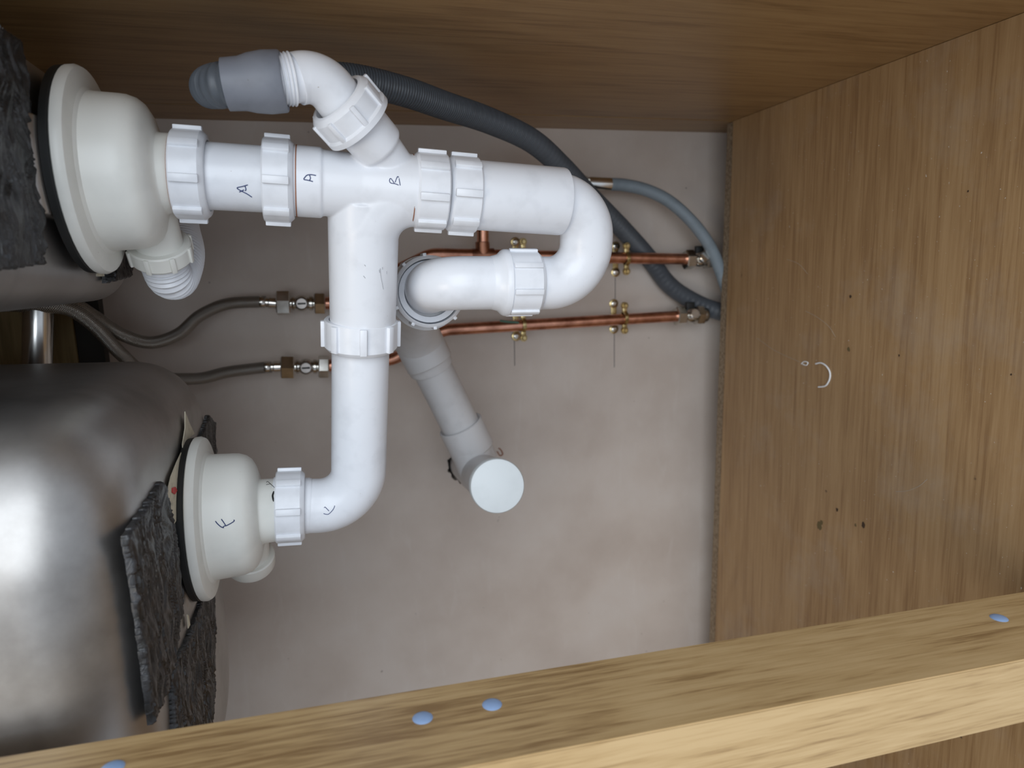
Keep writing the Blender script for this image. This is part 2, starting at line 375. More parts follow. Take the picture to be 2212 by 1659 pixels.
# light scuffs on the wall
SCUFF = flat('pale_scuff', (.60, .585, .56), .7)

# ------------------------------------------------------------------ front post with its cover caps
def PX(ratio, y, zr=None): return ratio*y
yf, yb = 286, 354
def post_x(z, side):        # the post leans a degree or so
    return (-.794+.0198*z/300)*yf if side else (-.952+.0102*z/300)*yf
z0, z1 = ZF+.5, 331
prs = []
mb = MB(); rows = []
for z in (z0, z1):
    xr_, xl = post_x(z, 1), post_x(z, 0)
    rows.append([V(xr_, yf, z), V(xr_, yb, z), V(xl, yb, z), V(xl, yf, z)])
A = [mb.bm.verts.new(p) for p in rows[0]]; B = [mb.bm.verts.new(p) for p in rows[1]]
mb.bm.faces.new(A); mb.bm.faces.new(B[::-1])
for k in range(4): mb.bm.faces.new((A[k], A[(k+1) % 4], B[(k+1) % 4], B[k]))
bmesh.ops.bevel(mb.bm, geom=[e for e in mb.bm.edges if abs((e.verts[0].co-e.verts[1].co).z) > .1], offset=.0008, segments=3, affect='EDGES')
post = thing('cabinet_post', V(post_x(z0, 1)-22, (yf+yb)/2, z0), 'pale oak-effect upright post in front of the steel bowl, with blue-grey cover caps', 'cabinet post')
mb.build('post_board', WOOD_POST, post)
slope = (post_x(z1, 1)-post_x(z0, 1))/(z1-z0)
for px, py in ((913, 1551), (1063, 1522), (2158, 1335), (243, 1659)):
    x = -226
    for _ in range(6):
        p = onX(px, py, x); x = post_x(p.z*1000-H, 1)
    a = Vector((1, 0, -slope)).normalized()
    MB().lathe(p-a*.0004, a, [(0.0, 0), (.0053, 0), (.0053, .0005), (.0046, .0011), (.0028, .0016), (.0001, .0018)], 28).build('cover_cap', CAPBLUE, post)

# ------------------------------------------------------------------ sink: two steel bowls seen from below
def rrect(x0, x1, y0, y1, r, n=14):
    pts = []
    for cx, cy, a0 in ((x1-r, y1-r, 0), (x0+r, y1-r, 90), (x0+r, y0+r, 180), (x1-r, y0+r, 270)):
        for k in range(n+1):
            t = math.radians(a0+90*k/n); pts.append((cx+r*math.cos(t), cy+r*math.sin(t)))
    return pts
def bowl(x0, x1, y0, y1, zb, zt, r, fr, drain, dr, zd):
    mb = MB(); rings = []
    def lvl(inset, z):
        rr = max(r-inset, 6); return [mb.bm.verts.new(V(a, b, z)) for a, b in rrect(x0+inset, x1-inset, y0+inset, y1-inset, rr)]
    rings.append(lvl(-9, zt)); rings.append(lvl(-2, zt-2)); rings.append(lvl(0, zt-8)); rings.append(lvl(3, (zt+zb+fr)/2))
    for k in range(13):
        t = PI/2*k/12; rings.append(lvl(6+fr*(1-math.cos(t)), zb+fr*(1-math.sin(t))))
    n = len(rings[0])
    # flat bottom runs in towards the drain recess
    base = rings[-1]; c = V(drain[0], drain[1], zb)
    for f in (.5, ):
        rings.append([mb.bm.verts.new(c+(v.co-c).normalized()*(dr*mm+((v.co-c).length-dr*mm)*f)) for v in base])
    rings.append([mb.bm.verts.new(c+(v.co-c).normalized()*dr*mm) for v in base])
    for f, g_ in ((.25, .12), (.5, .5), (.75, .88), (1, 1)): rings.append([mb.bm.verts.new(c+(v.co-c).normalized()*(dr-6*f)*mm+Vector((0, 0, (zd-zb)*g_*mm))) for v in base])
    c = V(drain[0], drain[1], zd)
    rings.append([mb.bm.verts.new(c+(v.co-c).normalized()*(dr-40)*mm) for v in base])
    for A, B in zip(rings, rings[1:]): mb.bridge(A, B)
    mb.bm.faces.new(rings[-1])
    return mb
sink = thing('kitchen_sink', V(-150, 500, 116), 'stainless steel one-and-a-half bowl sink seen from underneath', 'sink')
ZB1, ZB2 = 149, 111.5
ZD1, ZD2 = 143.8, 110
D1, D2 = (66, 503), (-183, 557)
bowl(-22, 139, 335, 655, ZB1, 331, 55, 26, D1, 70, ZD1).build('small_bowl', STEEL, sink, 50)
bowl(-432, -60, 366, 706, ZB2, 331, 92, 46, D2, 70, ZD2).build('main_bowl', STEEL, sink, 50)
def inside(p, poly):
    c = False; n = len(poly)
    for i in range(n):
        a, b = poly[i], poly[i-1]
        if (a.y > p[1]) != (b.y > p[1]) and p[0] < (b.x-a.x)*(p[1]-a.y)/(b.y-a.y)+a.x: c = not c
    return c
def wrinkle(x, y):
    w = noise.noise(Vector((x*45, y*45, 3)))*.012
    a = 1-abs(noise.noise(Vector((x*30, (y+w)*230, 0))))*2.2
    b = 1-abs(noise.noise(Vector((x*60+7, (y+w)*500, 5))))*2.2
    return .0017*a+.0009*b+.0012*noise.noise(Vector((x*30, y*60, 9)))
def pad(pix, z, step=.0009):
    """wrinkled damping sheet stuck flat under the bowl, ragged at its cut edge"""
    poly = [onZ(a, b, z-1.4) for a, b in pix]; mb = MB(); zb = V(0, 0, z).z
    x0, x1 = min(p.x for p in poly), max(p.x for p in poly); y0, y1 = min(p.y for p in poly), max(p.y for p in poly)
    nx, ny = int((x1-x0)/step)+1, int((y1-y0)/step)+1; vs = {}; cells = set()
    for i in range(nx):
        for j in range(ny):
            jx, jy = (noise.noise(Vector((x0+i*step, y0+j*step, 0))*160), noise.noise(Vector((x0+i*step, y0+j*step, 4))*160))
            if inside((x0+(i+.5)*step+jx*.0012, y0+(j+.5)*step+jy*.0012), poly): cells.add((i, j))
    def vert(i, j, lo):
        k = (i, j, lo)
        if k not in vs:
            x, y = x0+i*step, y0+j*step
            edge = any((a, b) not in cells for a, b in ((i, j), (i-1, j), (i, j-1), (i-1, j-1)))
            vs[k] = mb.bm.verts.new((x, y, zb+.0006 if lo else zb-.0020-(wrinkle(x, y)*(.3 if edge else 1))))
        return vs[k]
    for (i, j) in cells:
        for lo in (0, 1):
            q = [vert(i, j, lo), vert(i+1, j, lo), vert(i+1, j+1, lo), vert(i, j+1, lo)]
            mb.bm.faces.new(q if lo else q[::-1])
        for (di, dj), (a, b) in (((-1, 0), ((0, 0), (0, 1))), ((1, 0), ((1, 0), (1, 1))), ((0, -1), ((0, 0), (1, 0))), ((0, 1), ((0, 1), (1, 1)))):
            if (i+di, j+dj) not in cells:
                mb.bm.faces.new((vert(i+a[0], j+a[1], 0), vert(i+b[0], j+b[1], 0), vert(i+b[0], j+b[1], 1), vert(i+a[0], j+a[1], 1)))
    mb.build('sound_pad', PAD, sink, 75)
pad([(-18, 45), (40, 88), (62, 220), (80, 330), (91, 570), (-18, 586)], ZB1)
pad([(247, 520), (282, 528), (280, 598), (226, 612), (230, 575)], ZB1)
pad([(344, 1040), (352, 1050), (362, 1090), (371, 1140), (379, 1200), (392, 1300), (378, 1400), (360, 1490), (326, 1566), (307, 1410), (285, 1250), (269, 1160)], ZB2)
pad([(456, 1200), (428, 1310), (398, 1390), (368, 1448), (373, 1580), (452, 1572), (462, 1480), (459, 1330)], ZB2)
pad([(448, 897), (461, 914), (464, 985), (446, 1010), (430, 945)], ZB2)
# torn label left on the main bowl beside the drain
def scrap(pix, name='torn_label', mat=PAPER, z=ZB2):
    MB().prism([onZ(a, b, z-1.6)+Vector((0, 0, -random.uniform(0, .0006))) for a, b in pix], Vector((0, 0, -.0006))).build(name, mat, sink)
scrap([(398, 889), (408, 915), (418, 937), (408, 945), (402, 958), (394, 985), (391, 960), (397, 925)])
scrap([(390, 975), (393, 1000), (388, 1030), (390, 1062), (384, 1080), (382, 1120), (374, 1132), (366, 1100), (357, 1068), (366, 1030), (378, 1000)])
scrap([(370, 1054), (377, 1052), (380, 1060), (375, 1068), (369, 1064)], 'red_print', RED, ZB2-.9)
scrap([(401, 1328), (406, 1330), (408, 1350), (404, 1358)])
scrap([(207, 585), (222, 588), (223, 597), (207, 597)], z=ZB1-1)

# ------------------------------------------------------------------ basket strainer wastes
def strainer(name, cen, zb, label, sdir, ph, zs):
    """zs: distances below the bowl for cup shoulder, spigot end"""
    o = V(cen[0], cen[1], zb); dn = Vector((0, 0, -1))
    t = thing(name, o, label, 'sink waste', 'plastic basket strainer wastes under the bowls')
    MB().lathe(o+dn*.0002, dn, [(.030, 0), (.0615, 0), (.0620, .004), (.0605, .0055), (.030, .0055)], closed=True).build('rubber_gasket', BLACK, t)
    MB().lathe(o+dn*.0046, dn, [(.042, 0), (.0605, 0), (.0622, .0012), (.0625, .0045), (.0612, .0070), (.0585, .0078), (.0505, .0085), (.0490, .0100), (.046, .0105)], closed=True).build('flange', CREAM, t)
    cyl, sh, spig = zs
    prof = [(.040, .011), (.0488, .0125), (.0480, .016), (.0472, cyl-.004), (.0468, cyl), (.0450, cyl+.005), (.0420, cyl+.0085), (.0370, cyl+.0112), (.0300, cyl+.0132), (.0258, sh), (.0250, sh+.001), (.0246, spig-.001), (.0238, spig), (.020, spig)]
    mb = MB().lathe(o, dn, prof, 72)
    # side outlet for the overflow, on the shoulder of the cup
    s = Vector(sdir).normalized(); so = o+dn*(cyl+.001)+Vector((s.x, s.y, 0)).normalized()*.018
    mb.lathe(so, s, [(.0155, 0), (.0155, .040), (.0165, .0405), (.0165, .0425), (.014, .043)], 40)
    bv = mb.bvh(); mb.build('cup', CREAM, t)
    return t, so, s, bv
s1, so1, sd1, bv1 = strainer('strainer_waste', D1, ZD1, 'large cream waste cup under the small bowl with a ribbed hose on its side', (-.78, .60, .0), .2, (.0340, .0485, .062))
s2, so2, sd2, bv2 = strainer('strainer_waste', D2, ZD2, 'cream waste cup marked in blue pen under the main bowl, side outlet capped', (-.86, .48, .06), 0, (.036, .0495, .0645))
MB().nut(so1+sd1*.035, sd1, .0205, .014, .0145, 8, .3, 1.4*mm, 1.8*mm).build('side_nut', CREAM, s1)
MB().lathe(so2+sd2*.0325, sd2, [(.0185, 0), (.0195, .001), (.0195, .011), (.0188, .0125), (.0175, .013), (.0001, .0135)], 48).build('blanking_cap', CREAM, s2)
c5 = lambda L: [(a/2.989, 850+b/2.989) for a, b in L]
zf = lambda L: [(450+a/27.65, 1100+b/27.65) for a, b in L]
strokes(bv2, [zf([(425, 710), (530, 850), (700, 1010), (830, 1085), (930, 1110)]), zf([(860, 1090), (950, 1010), (1080, 980), (1300, 870), (1480, 760), (1550, 690), (1520, 630)]), zf([(775, 590), (900, 760), (1030, 960)])], .00036, s2, INK)
strokes(bv2, [[(592, 1062), (589, 1070), (590, 1078), (592, 1083)]], .0007, s2, BLACK, 'dirt_fleck')
strokes(bv2, [[(576, 1042), (578, 1040), (584, 1045), (594, 1054)], [(575, 1047), (585, 1045)]], .0002, s2, BLACK, 'dirt_fleck')
# ribbed overflow hose that turns back behind the cup
p0 = so1+sd1*.042
pts = [p0, p0+sd1*.010, p0+sd1*.021+Vector((-.001, .003, -.001)), p0+sd1*.026+Vector((.004, .014, -.003)), V(18, 590, 104), V(36, 612, 109), V(52, 636, 115), V(61, 664, 128), V(62, 679, 160), V(62, 681, 220), V(62, 681, 300)]
oh = MB().tube(resample(catmull(pts, 30), .0006), lambda L: .0150+.0009*math.sin(L/.0030*2*PI), 40).build('overflow_hose', PVC)
tag(oh, 'white ribbed overflow hose curling back from the larger waste cup', 'overflow hose')

# ------------------------------------------------------------------ push-fit waste run: straight pipe, branch tee, swept bend, trap
def pipe_between(mb, a, b, r, seg=48): return mb.tube([a, b], r, seg)
def ph_of(n): return n
Yl = 503
# short straight pipe below the larger strainer
a0 = Vector((D1[0]*mm, D1[1]*mm, V(0, 0, ZB1).z-.078))
nA0, nA1 = W(378, 376, Yl), W(452, 379, Yl)
tA0, tA1 = nA0.copy(), W(660, 393, Yl)
axA = (tA1-tA0).normalized()
sp = thing('straight_waste_pipe', tA0, 'short white pipe marked with a pen letter between the larger cup and the branch tee', 'waste pipe')
mb = MB().tube([nA0+axA*.010, tA1], .0214, 56)
mb.lathe(nA1-axA*.003, axA, [(.0212, 0), (.0232, .0), (.0232, .0018), (.0214, .003)], closed=True)
bvA = mb.bvh(); mb.build('pipe', PVC, sp)
mb = MB().nut(nA0, axA, .0282, (nA1-nA0).length, .0225, 8, .18)
mb.build('compression_nut', PVC, sp)
c1 = lambda L: [(a/2.989, b/2.989) for a, b in L]
strokes(bvA, [c1([(1600, 1194), (1565, 1204), (1530, 1214), (1560, 1234), (1595, 1252), (1626, 1273)]), c1([(1582, 1203), (1588, 1222), (1583, 1232)]), c1([(1545, 1240), (1575, 1226)])], .00032, sp, INK)
MB().lathe(nA0-axA*.0005, axA, [(.0235, 0), (.0262, 0), (.0262, .0006), (.0235, .0006)], closed=True).build('rust_line', RUST, sp)

# branch tee
Y0 = 502
tee = thing('branch_tee', W(790, 405, Y0), 'white swept waste tee with an angled side branch, where all the pipes meet', 'pipe tee')
e0, e1 = W(608, 389, Y0), W(905, 411, Y0); ax = (e1-e0).normalized(); Lm = (e1-e0).length
def at(px, py, Y=Y0): return W(px, py, Y)
def along(px): # distance from e0 to the axis point nearest picture column px
    return (at(px, 400)-e0).dot(ax)
mb = MB()
k0, k1, k2 = along(640), along(694), along(697)
mb.lathe(e0, ax, [(.0205, along(612)), (.0222, along(612)), (.0228, along(642)), (.0232, k0), (.0232, k1), (.0218, k2), (.0214, along(780)), (.0232, along(850)), (.0240, along(900)), (.0200, along(915))], 72)
# main branch: comes from the main bowl (-X) and sweeps down into the run
bs = W(784, 735, 536); bm_ = W(786, 470, 512)
bdir = (bm_-bs).normalized()
bend = fillet([bs+bdir*.004, W(788, 418, 505), W(905, 414, 504)], [.034], 18)
mb.tube(bend, .0241, 64)
mb.tube([bs+bdir*.004, W(784, 430, 507)], .0241, 64)
# angled branch for the appliance hose
ya0, ya1 = W(868, 372, 499), W(742, 228, 470)
yd = (ya1-ya0).normalized(); Ly = (ya1-ya0).length
mb.lathe(ya0, yd, [(.0115, -.008), (.0120, .004), (.0138, Ly*.36), (.0163, Ly*.40), (.0170, Ly*.42), (.0174, Ly*.86), (.0150, Ly*.86)], 56)
def ringmark(bv, px, py, r, parent):
    pts = []
    c = bv.ray_cast(V(0, 0, 0), ray(px, py).normalized())
    if c[0] is None: return
    u, v, a = basis(c[1])
    for k in range(33):
        t = 2*PI*k/32; q = c[0]+(u*math.cos(t)+v*math.sin(t))*r+c[1]*.01
        h = bv.ray_cast(q, -c[1])
        if h[0] is not None: pts.append(h[0])
    if len(pts) > 8: MB().tube(pts, .00022, 6).build('moulded_ring', GREYPVC, parent)  # darker grey stands in for the shading around the raised ring
bvT = mb.bvh(); tb = mb.build('tee_body', PVC, tee)
md = tb.modifiers.new('fuse', 'REMESH'); md.mode = 'VOXEL'; md.voxel_size = .00075; md.use_smooth_shade = True
md = tb.modifiers.new('mould', 'SMOOTH'); md.factor = .5; md.iterations = 7
MB().nut(W(570, 388, Y0), ax, .0272, (W(636, 392, Y0)-W(570, 388, Y0)).length, .0222, 8, .1).build('upper_nut', PVC, tee)
MB().nut(W(962, 416, 503), -ax, .0262, (W(962, 416, 503)-W(890, 411, 503)).length, .022, 8, .55).build('lower_nut', PVC, tee)
nb0, nb1 = W(780, 755, 538), W(780, 690, 534)
MB().nut(nb1, (nb0-nb1), .0272, (nb0-nb1).length, .0236, 8, .0).build('branch_nut', PVC, tee)
yn0, yn1 = W(771, 262, 476), W(727, 212, 468); ydn = (yn1-yn0).normalized()
MB().nut(yn0, ydn, .0225, (yn1-yn0).length*1.0, .0170, 8, .35, 1.6*mm, 1.7*mm).build('side_branch_nut', PVC, tee)
MB().lathe(yn0-ydn*.0012, ydn, [(.017, 0), (.0242, 0), (.0242, .0035), (.0225, .005), (.017, .005)], closed=True).build('nut_rim', PVC, tee)
for q in ((790, 664, .0038), (877, 411, .0040), (730, 402, .004), (793, 283, .0035)): ringmark(bvT, *q, tee)
strokes(bvT, [c1([(2040, 1133), (2012, 1128), (1985, 1130), (1970, 1143), (1962, 1158), (1985, 1163), (2020, 1172)]), c1([(1998, 1130), (2004, 1150), (1998, 1166)])], .00032, tee, INK)
c2 = lambda L: [(640+a/2.989, 100+b/2.989) for a, b in L]
zb_ = lambda L: [(820+a/27.65, 365+b/27.65) for a, b in L]
strokes(bvT, [zb_([(1130, 970), (1080, 940), (900, 880), (680, 840), (610, 780), (585, 690), (620, 590), (670, 570), (740, 650), (890, 870)]), zb_([(945, 800), (950, 720), (1040, 500), (1090, 450), (1145, 510)]), zb_([(1165, 560), (1180, 700), (1230, 980)])], .00026, tee, INK)
SMUDGE = flat('grey_smudge', (.42, .43, .45), .6)
strokes(bvT, [[(821, 580), (822, 593), (824, 605), (826, 615), (828, 625)], [(819, 583), (820, 589)], [(826, 577), (826, 582)], [(835, 586), (835, 592)], [(787, 572), (790, 575)], [(785, 596), (789, 601)]], .0002, tee, SMUDGE, 'smudge')
for a_, r_ in ((e0+ax*along(640), .0235), (W(888, 411, 503), .0245)):
    MB().lathe(a_, ax, [(r_-.002, 0), (r_, 0), (r_, .0007), (r_-.002, .0007)], closed=True).build('rust_line', RUST, tee)

# swept bend from the main-bowl strainer up to the tee
sb = thing('swept_bend_pipe', W(640, 1092, 559), 'long white bend pipe from the main bowl waste up to the branch tee', 'waste pipe')
q0, q1, q2 = W(612, 1094, 559), W(774, 1090, 559), W(780, 700, 537)
pth = fillet([q0, q1, q2], [.031], 20)
mb = MB().tube(pth, .0216, 64)
mb.lathe(W(664, 1092, 559), (q1-q0), [(.0216, -.004), (.0222, -.004), (.0222, .001), (.0216, .003)], closed=True)
bvS = mb.bvh(); mb.build('bend', PVC, sb)
g0, g1 = W(597, 1095, 558), W(659, 1092, 558)
MB().nut(g0, g1-g0, .0285, (g1-g0).length, .0222, 8, .62).build('compression_nut', PVC, sb)
zk = lambda L: [(680+a/36.87, 1080+b/36.87) for a, b in L]
strokes(bvS, [zk([(700, 1080), (850, 1130), (1000, 1150), (1120, 1110), (1300, 950), (1470, 740), (1560, 560), (1580, 450)]), zk([(740, 620), (810, 570), (880, 620), (1130, 880)])], .00026, sb, INK)
MB().lathe(W(592, 1096, 558), g1-g0, [(.0205, 0), (.0238, 0), (.0238, .004), (.0205, .004)], closed=True).build('sealing_washer', PVC, sb)

# trap
tr = thing('p_trap', W(1200, 520, 515), 'white tubular U-bend trap hanging under the branch tee', 'pipe trap')
t0, t1 = W(975, 418, 506), W(1214, 436, 509); tax = (t1-t0).normalized()
MB().lathe(t0, tax, [(.0195, .01), (.0245, .010), (.0247, (t1-t0).length-.0015), (.0243, (t1-t0).length), (.0198, (t1-t0).length)], 72).build('socket_pipe', PVC, tr)
u0, u1, u2, u3 = W(1150, 431, 509), W(1270, 437, 511), W(1262, 612, 524), W(1085, 611, 524)
U = fillet([u0, u1, u2, u3], [.0288, .0288], 20)
mb = MB().tube(U, .0205, 64); mb.build('u_bend', PVC, tr)
n0, n1 = W(963, 418, 506), W(1029, 423, 506)
MB().nut(n1, n0-n1, .0265, (n1-n0).length, .0212, 8, .72).build('inlet_nut', PVC, tr)
m0, m1 = W(1092, 611, 524), W(1163, 611, 524)
MB().nut(m0, m1-m0, .0248, (m1-m0).length, .0206, 8, .25, 1.9*mm, 2.1*mm).build('union_nut', PVC, tr)
oc = W(929, 630, 566)                       # mouth of the outlet, facing the wall
w0, w1 = W(1098, 611, 524), W(944, 612, 526)
w2 = oc+Vector((0, .022, 0))
P_ = fillet([w0, w1, w2], [.024], 18)
mb = MB().tube(P_, .0203, 64)
da = (w0-w1).normalized(); wf = W(1068, 611, 524)
mb.lathe(wf, da, [(.0203, -.003), (.0215, .002), (.0245, .005), (.0255, .007), (.0255, .010), (.0225, .0105), (.0225, .0125), (.0203, .0125)], 64)
mb.build('outlet_bend', PVC, tr)

# ------------------------------------------------------------------ appliance connector elbow on the angled branch
el = thing('hose_spigot_elbow', W(690, 170, 460), 'small white elbow with a threaded hose end on the tee side branch', 'pipe elbow')
r0, r1, r2 = W(745, 232, 470), W(693, 164, 461), W(575, 176, 455)
mb = MB().tube(fillet([r0, r1, r2], [.020], 16)[:-1]+[W(640, 171, 458)], .0149, 56)
d_ = (r2-r1).normalized(); st = W(653, 170, 459)
mb.lathe(st, d_, [(.0146, -.003), (.0138, -.001), (.0135, .001), (.0132, .009), (.0100, .011)], 48)
mb.build('elbow', PVC, el)
tst = W(632, 171, 458); te = W(585, 174, 456); Lt = (te-tst).length
mb = MB().tube(resample([tst, te], .00035), lambda L: (.0150 if L > .0015 else .0150)-.0013*L/Lt+.00055*math.sin(L/.0021*2*PI), 48)
mb.build('threaded_end', PVC, el)

# appliance drain hose: rubber cuff, ribbed hose that turns back and runs down to the back corner
dh = thing('appliance_drain_hose', W(560, 180, 455), 'dark grey ribbed appliance drain hose looping from the white elbow down to the back corner', 'drain hose')
cf0, cf1 = W(614, 176, 456), W(487, 183, 458); cd = (cf1-cf0).normalized(); Lc = (cf1-cf0).length
MB().lathe(cf0, cd, [(.0142, .0), (.0166, 0), (.0174, .001), (.0177, .010), (.0166, Lc*.55), (.0150, Lc*.72), (.0146, Lc), (.0128, Lc), (.0128, Lc*.5)], 64, closed=True).build('rubber_cuff', RUBBER, dh)
hp = [cf1-cd*.006, W(482, 184, 459), W(470, 186, 464), W(459, 188, 476), W(456, 190, 496), W(475, 188, 520), W(540, 182, 560), W(660, 172, 580), W(760, 172, 595), W(870, 197, 612), W(960, 228, 640), W(1060, 262, 680), W(1150, 305, 720), W(1215, 362, 765), W(1275, 425, 815), W(1340, 490, 856), W(1400, 556, 880), W(1445, 615, 881), W(1500, 652, 872), W(1550, 672, 868), W(1600, 684, 868), W(1650, 690, 868)]
MB().tube(resample(catmull(hp, 20), .00045), lambda L: .0124-.0006*min(1, L/.03)+(.0006 if L < .06 else .0004)*math.sin(L/.0024*2*PI), 36).build('ribbed_hose', HOSE, dh)

# ------------------------------------------------------------------ pale grey solvent-weld waste beyond the trap
gb = thing('outlet_elbow', oc, 'pale grey elbow behind the trap with a ringed white union collar', 'pipe elbow')
yv = Vector((0, 1, 0))
MB().nut(oc+Vector((0, .018, 0)), -yv, .0292, .021, .0262, 10, .1, 2.0*mm, 1.5*mm).build('union_collar', PVC, gb)
MB().lathe(oc+Vector((0, .0, 0)), yv, [(.0206, .002), (.0250, .001), (.0262, .006), (.0262, .016), (.0206, .016)], 56, closed=True).build('sealing_ring', PVC, gb)
k = [oc+Vector((0, .012, 0)), W(915, 640, 610), W(899, 668, 665), W(897, 712, 712), W(915, 758, 732), W(931, 792, 738)]
mb = MB(); mb.lathe(oc+Vector((-.002, .030, -.001)), yv, [(.0285, 0), (.0318, 0), (.0318, .004), (.0290, .010), (.0250, .016), (.0240, .016)], 56); mb.tube(catmull(k, 14), lambda L: .0258 if L < .04 else .0252-.0009*min(1, (L-.04)/.05), 56)
gd = (W(994, 916, 744)-W(928, 786, 738)).normalized()
mb.lathe(W(889, 707, 728), gd, [(.021, 0), (.0250, .001), (.0254, .004), (.0254, (W(926, 781, 738)-W(889, 707, 728)).length-.001), (.0246, (W(926, 781, 738)-W(889, 707, 728)).length), (.021, (W(926, 781, 738)-W(889, 707, 728)).length)], 56)
mb.build('grey_elbow', GREYPVC, gb)
g = W(905, 742, 730)
gp = MB().tube([W(915, 758, 737), W(1012, 953, 746)], .0214, 56).build('grey_waste_pipe', GREYPVC)
tag(gp, 'pale grey straight waste pipe sloping from the elbow to the capped tee', 'waste pipe')
ct = thing('capped_tee', W(1030, 985, 740), 'pale grey waste tee with a round white cap, standing out from the back wall', 'pipe tee')
cc = W(1075, 1050, 610); ctd = (hc-cc).normalized()
mb = MB(); fd = (W(1012, 953, 746)-W(994, 916, 744)).normalized()
s0, s1_ = W(994, 916, 744), W(1021, 972, 747)
mb.lathe(s0, fd, [(.0216, .002), (.0240, 0), (.0252, .001), (.0252, (s1_-s0).length-.001), (.0243, (s1_-s0).length), (.0225, (s1_-s0).length+.001), (.0228, .05)], 56)
joint = cc+ctd*((W(1030, 990, 747)-cc).length*1.0)
mb.tube(fillet([s0+fd*.012, joint+fd*-.004, joint+fd*.004+ctd*.055], [.014], 12), .0229, 56)
mb.tube([cc+ctd*.006, cc+ctd*.16, hc+ctd*.03], lambda L: .0232, 56)
mb.build('tee_body', GREYPVC, ct)
MB().lathe(cc, ctd, [(.0001, 0), (.0232, .0), (.0250, .0006), (.0258, .002), (.0258, .016), (.0246, .017), (.0232, .017)], 72).build('round_cap', CAPW, ct)
# crumbs of filler round the hole
MB().tube(catmull([W(1077, 968, YW-.5), W(1082, 972, YW-1), W(1086, 981, YW-1), W(1080, 984, YW-.5), W(1074, 975, YW-.5)], 5), .0008, 6).build('brown_stain', RUST, wall)

# ------------------------------------------------------------------ copper supply pipes
YP = 858
hot = thing('copper_supply_pipe', W(1400, 684, YP), 'lower bare copper pipe running to the corner valve, bare of branches', 'copper pipe', 'copper supply pipes on the back wall')
hot['label'] = 'bare copper pipe without a branch, on the wall below the trap'
MB().tube(fillet([W(1478, 682, YP), W(955, 713, YP), W(850, 776, YP), W(690, 792, YP)], [.05, .03]), .0074, 28).build('pipe', COPPER, hot)
cold = thing('copper_supply_pipe', W(1400, 559, YP), 'copper pipe with a soldered branch tee, passing behind the trap bend', 'copper pipe', 'copper supply pipes on the back wall')
MB().tube(fillet([W(1495, 560, YP), W(930, 549, YP), W(850, 588, YP), W(800, 655, YP), W(690, 655, YP)], [.04, .03, .03]), .0074, 28).build('pipe', COPPER, cold)
b0 = W(1043, 552, YP)
xx = Vector((1, 0, 0))
mb = MB().lathe(b0, xx, [(.0088, 0), (.0088, .016), (.0080, .0168), (.0074, .0168)], 28); mb.lathe(b0-Vector((0, 0, .014)), Vector((0, 0, 1)), [(.0074, 0), (.0088, .0002), (.0088, .028), (.0074, .0282)], 28)
mb.build('branch_fitting', COPPERD, cold)
b1 = W(1043, 396, YP); b2 = W(1240, 397, YP)
MB().tube(fillet([b0, b1, b2], [.025]), .0074, 28).build('branch_pipe', COPPER, cold)
MB().tube(catmull([W(1080, 693, YP-7), W(1095, 695, YP-8), W(1112, 696, YP-8), W(1120, 697, YP-7)], 4), .0014, 8).build('verdigris', flat('verdigris', (.10, .20, .15), .8), hot)

# brass pipe clips: plate on the wall, ring with two lugs round the pipe
def clip(px, py, label):
    c = W(px, py, YP); t = thing('pipe_clip', Vector((c.x, YW*mm, c.z)), label, 'pipe clip', 'brass pipe clips on the back wall')
    wy = YW*mm
    X = Vector((1, 0, 0)); Y = Vector((0, 1, 0)); Z = Vector((0, 0, 1))
    mb = MB(); mb.block(Vector((c.x, wy-.0010, c.z)), X*.016, Y*.0010, Z*.0038, .0004)
    for s in (-1, 1): mb.lathe(Vector((c.x+s*.0175, wy, c.z)), -Y, [(.0062, 0), (.0064, .0018), (.0055, .0024), (.0035, .0024)], 20)
    mb.build('wall_plate', BRASS, t)
    for s in (-1, 1):
        m = MB().lathe(Vector((c.x+s*.0175, wy-.002, c.z)), -Y, [(.0044, 0), (.0044, .0012), (.0030, .0022), (.0012, .0022), (.0010, .0012), (.0001, .0012)], 18); m.build('plate_screw', CHROME, t)
    MB().tube([Vector((c.x, wy-.001, c.z)), Vector((c.x, c.y+.007, c.z))], .0030, 14).build('stud', BRASS, t)
    mb = MB(); mb.lathe(c-Z*.0026, Z, [(.0076, 0), (.0093, .0003), (.0095, .0026), (.0093, .0049), (.0076, .0052)], 30, closed=True)
    for s in (-1, 1):
        mb.lathe(c+X*s*.0165+Y*.0030, -Y, [(.0044, 0), (.0048, .0008), (.0048, .0052), (.0042, .006)], 18)
        mb.block(c+X*s*.0110+Y*.0002, X*.0036, Y*.0026, Z*.0030, .0005)
    mb.build('ring', BRASS, t)
    for s in (-1, 1): MB().lathe(c+X*s*.0165-Y*.003, -Y, [(.0034, 0), (.0034, .0010), (.0022, .0020), (.0008, .0020), (.0001, .0010)], 16).build('ring_screw', BRASS, t)
clip(1353, 559, 'brass clip on the branched copper pipe, just beyond the trap bend')
clip(1349, 687, 'brass clip on the bare copper pipe, midway between trap nut and corner valve')
clip(1130, 702, 'brass clip on the bare copper pipe, half hidden by the white trap nut')
clip(1130, 551, 'brass clip on the branched copper pipe, only its top lug showing above the trap nut')

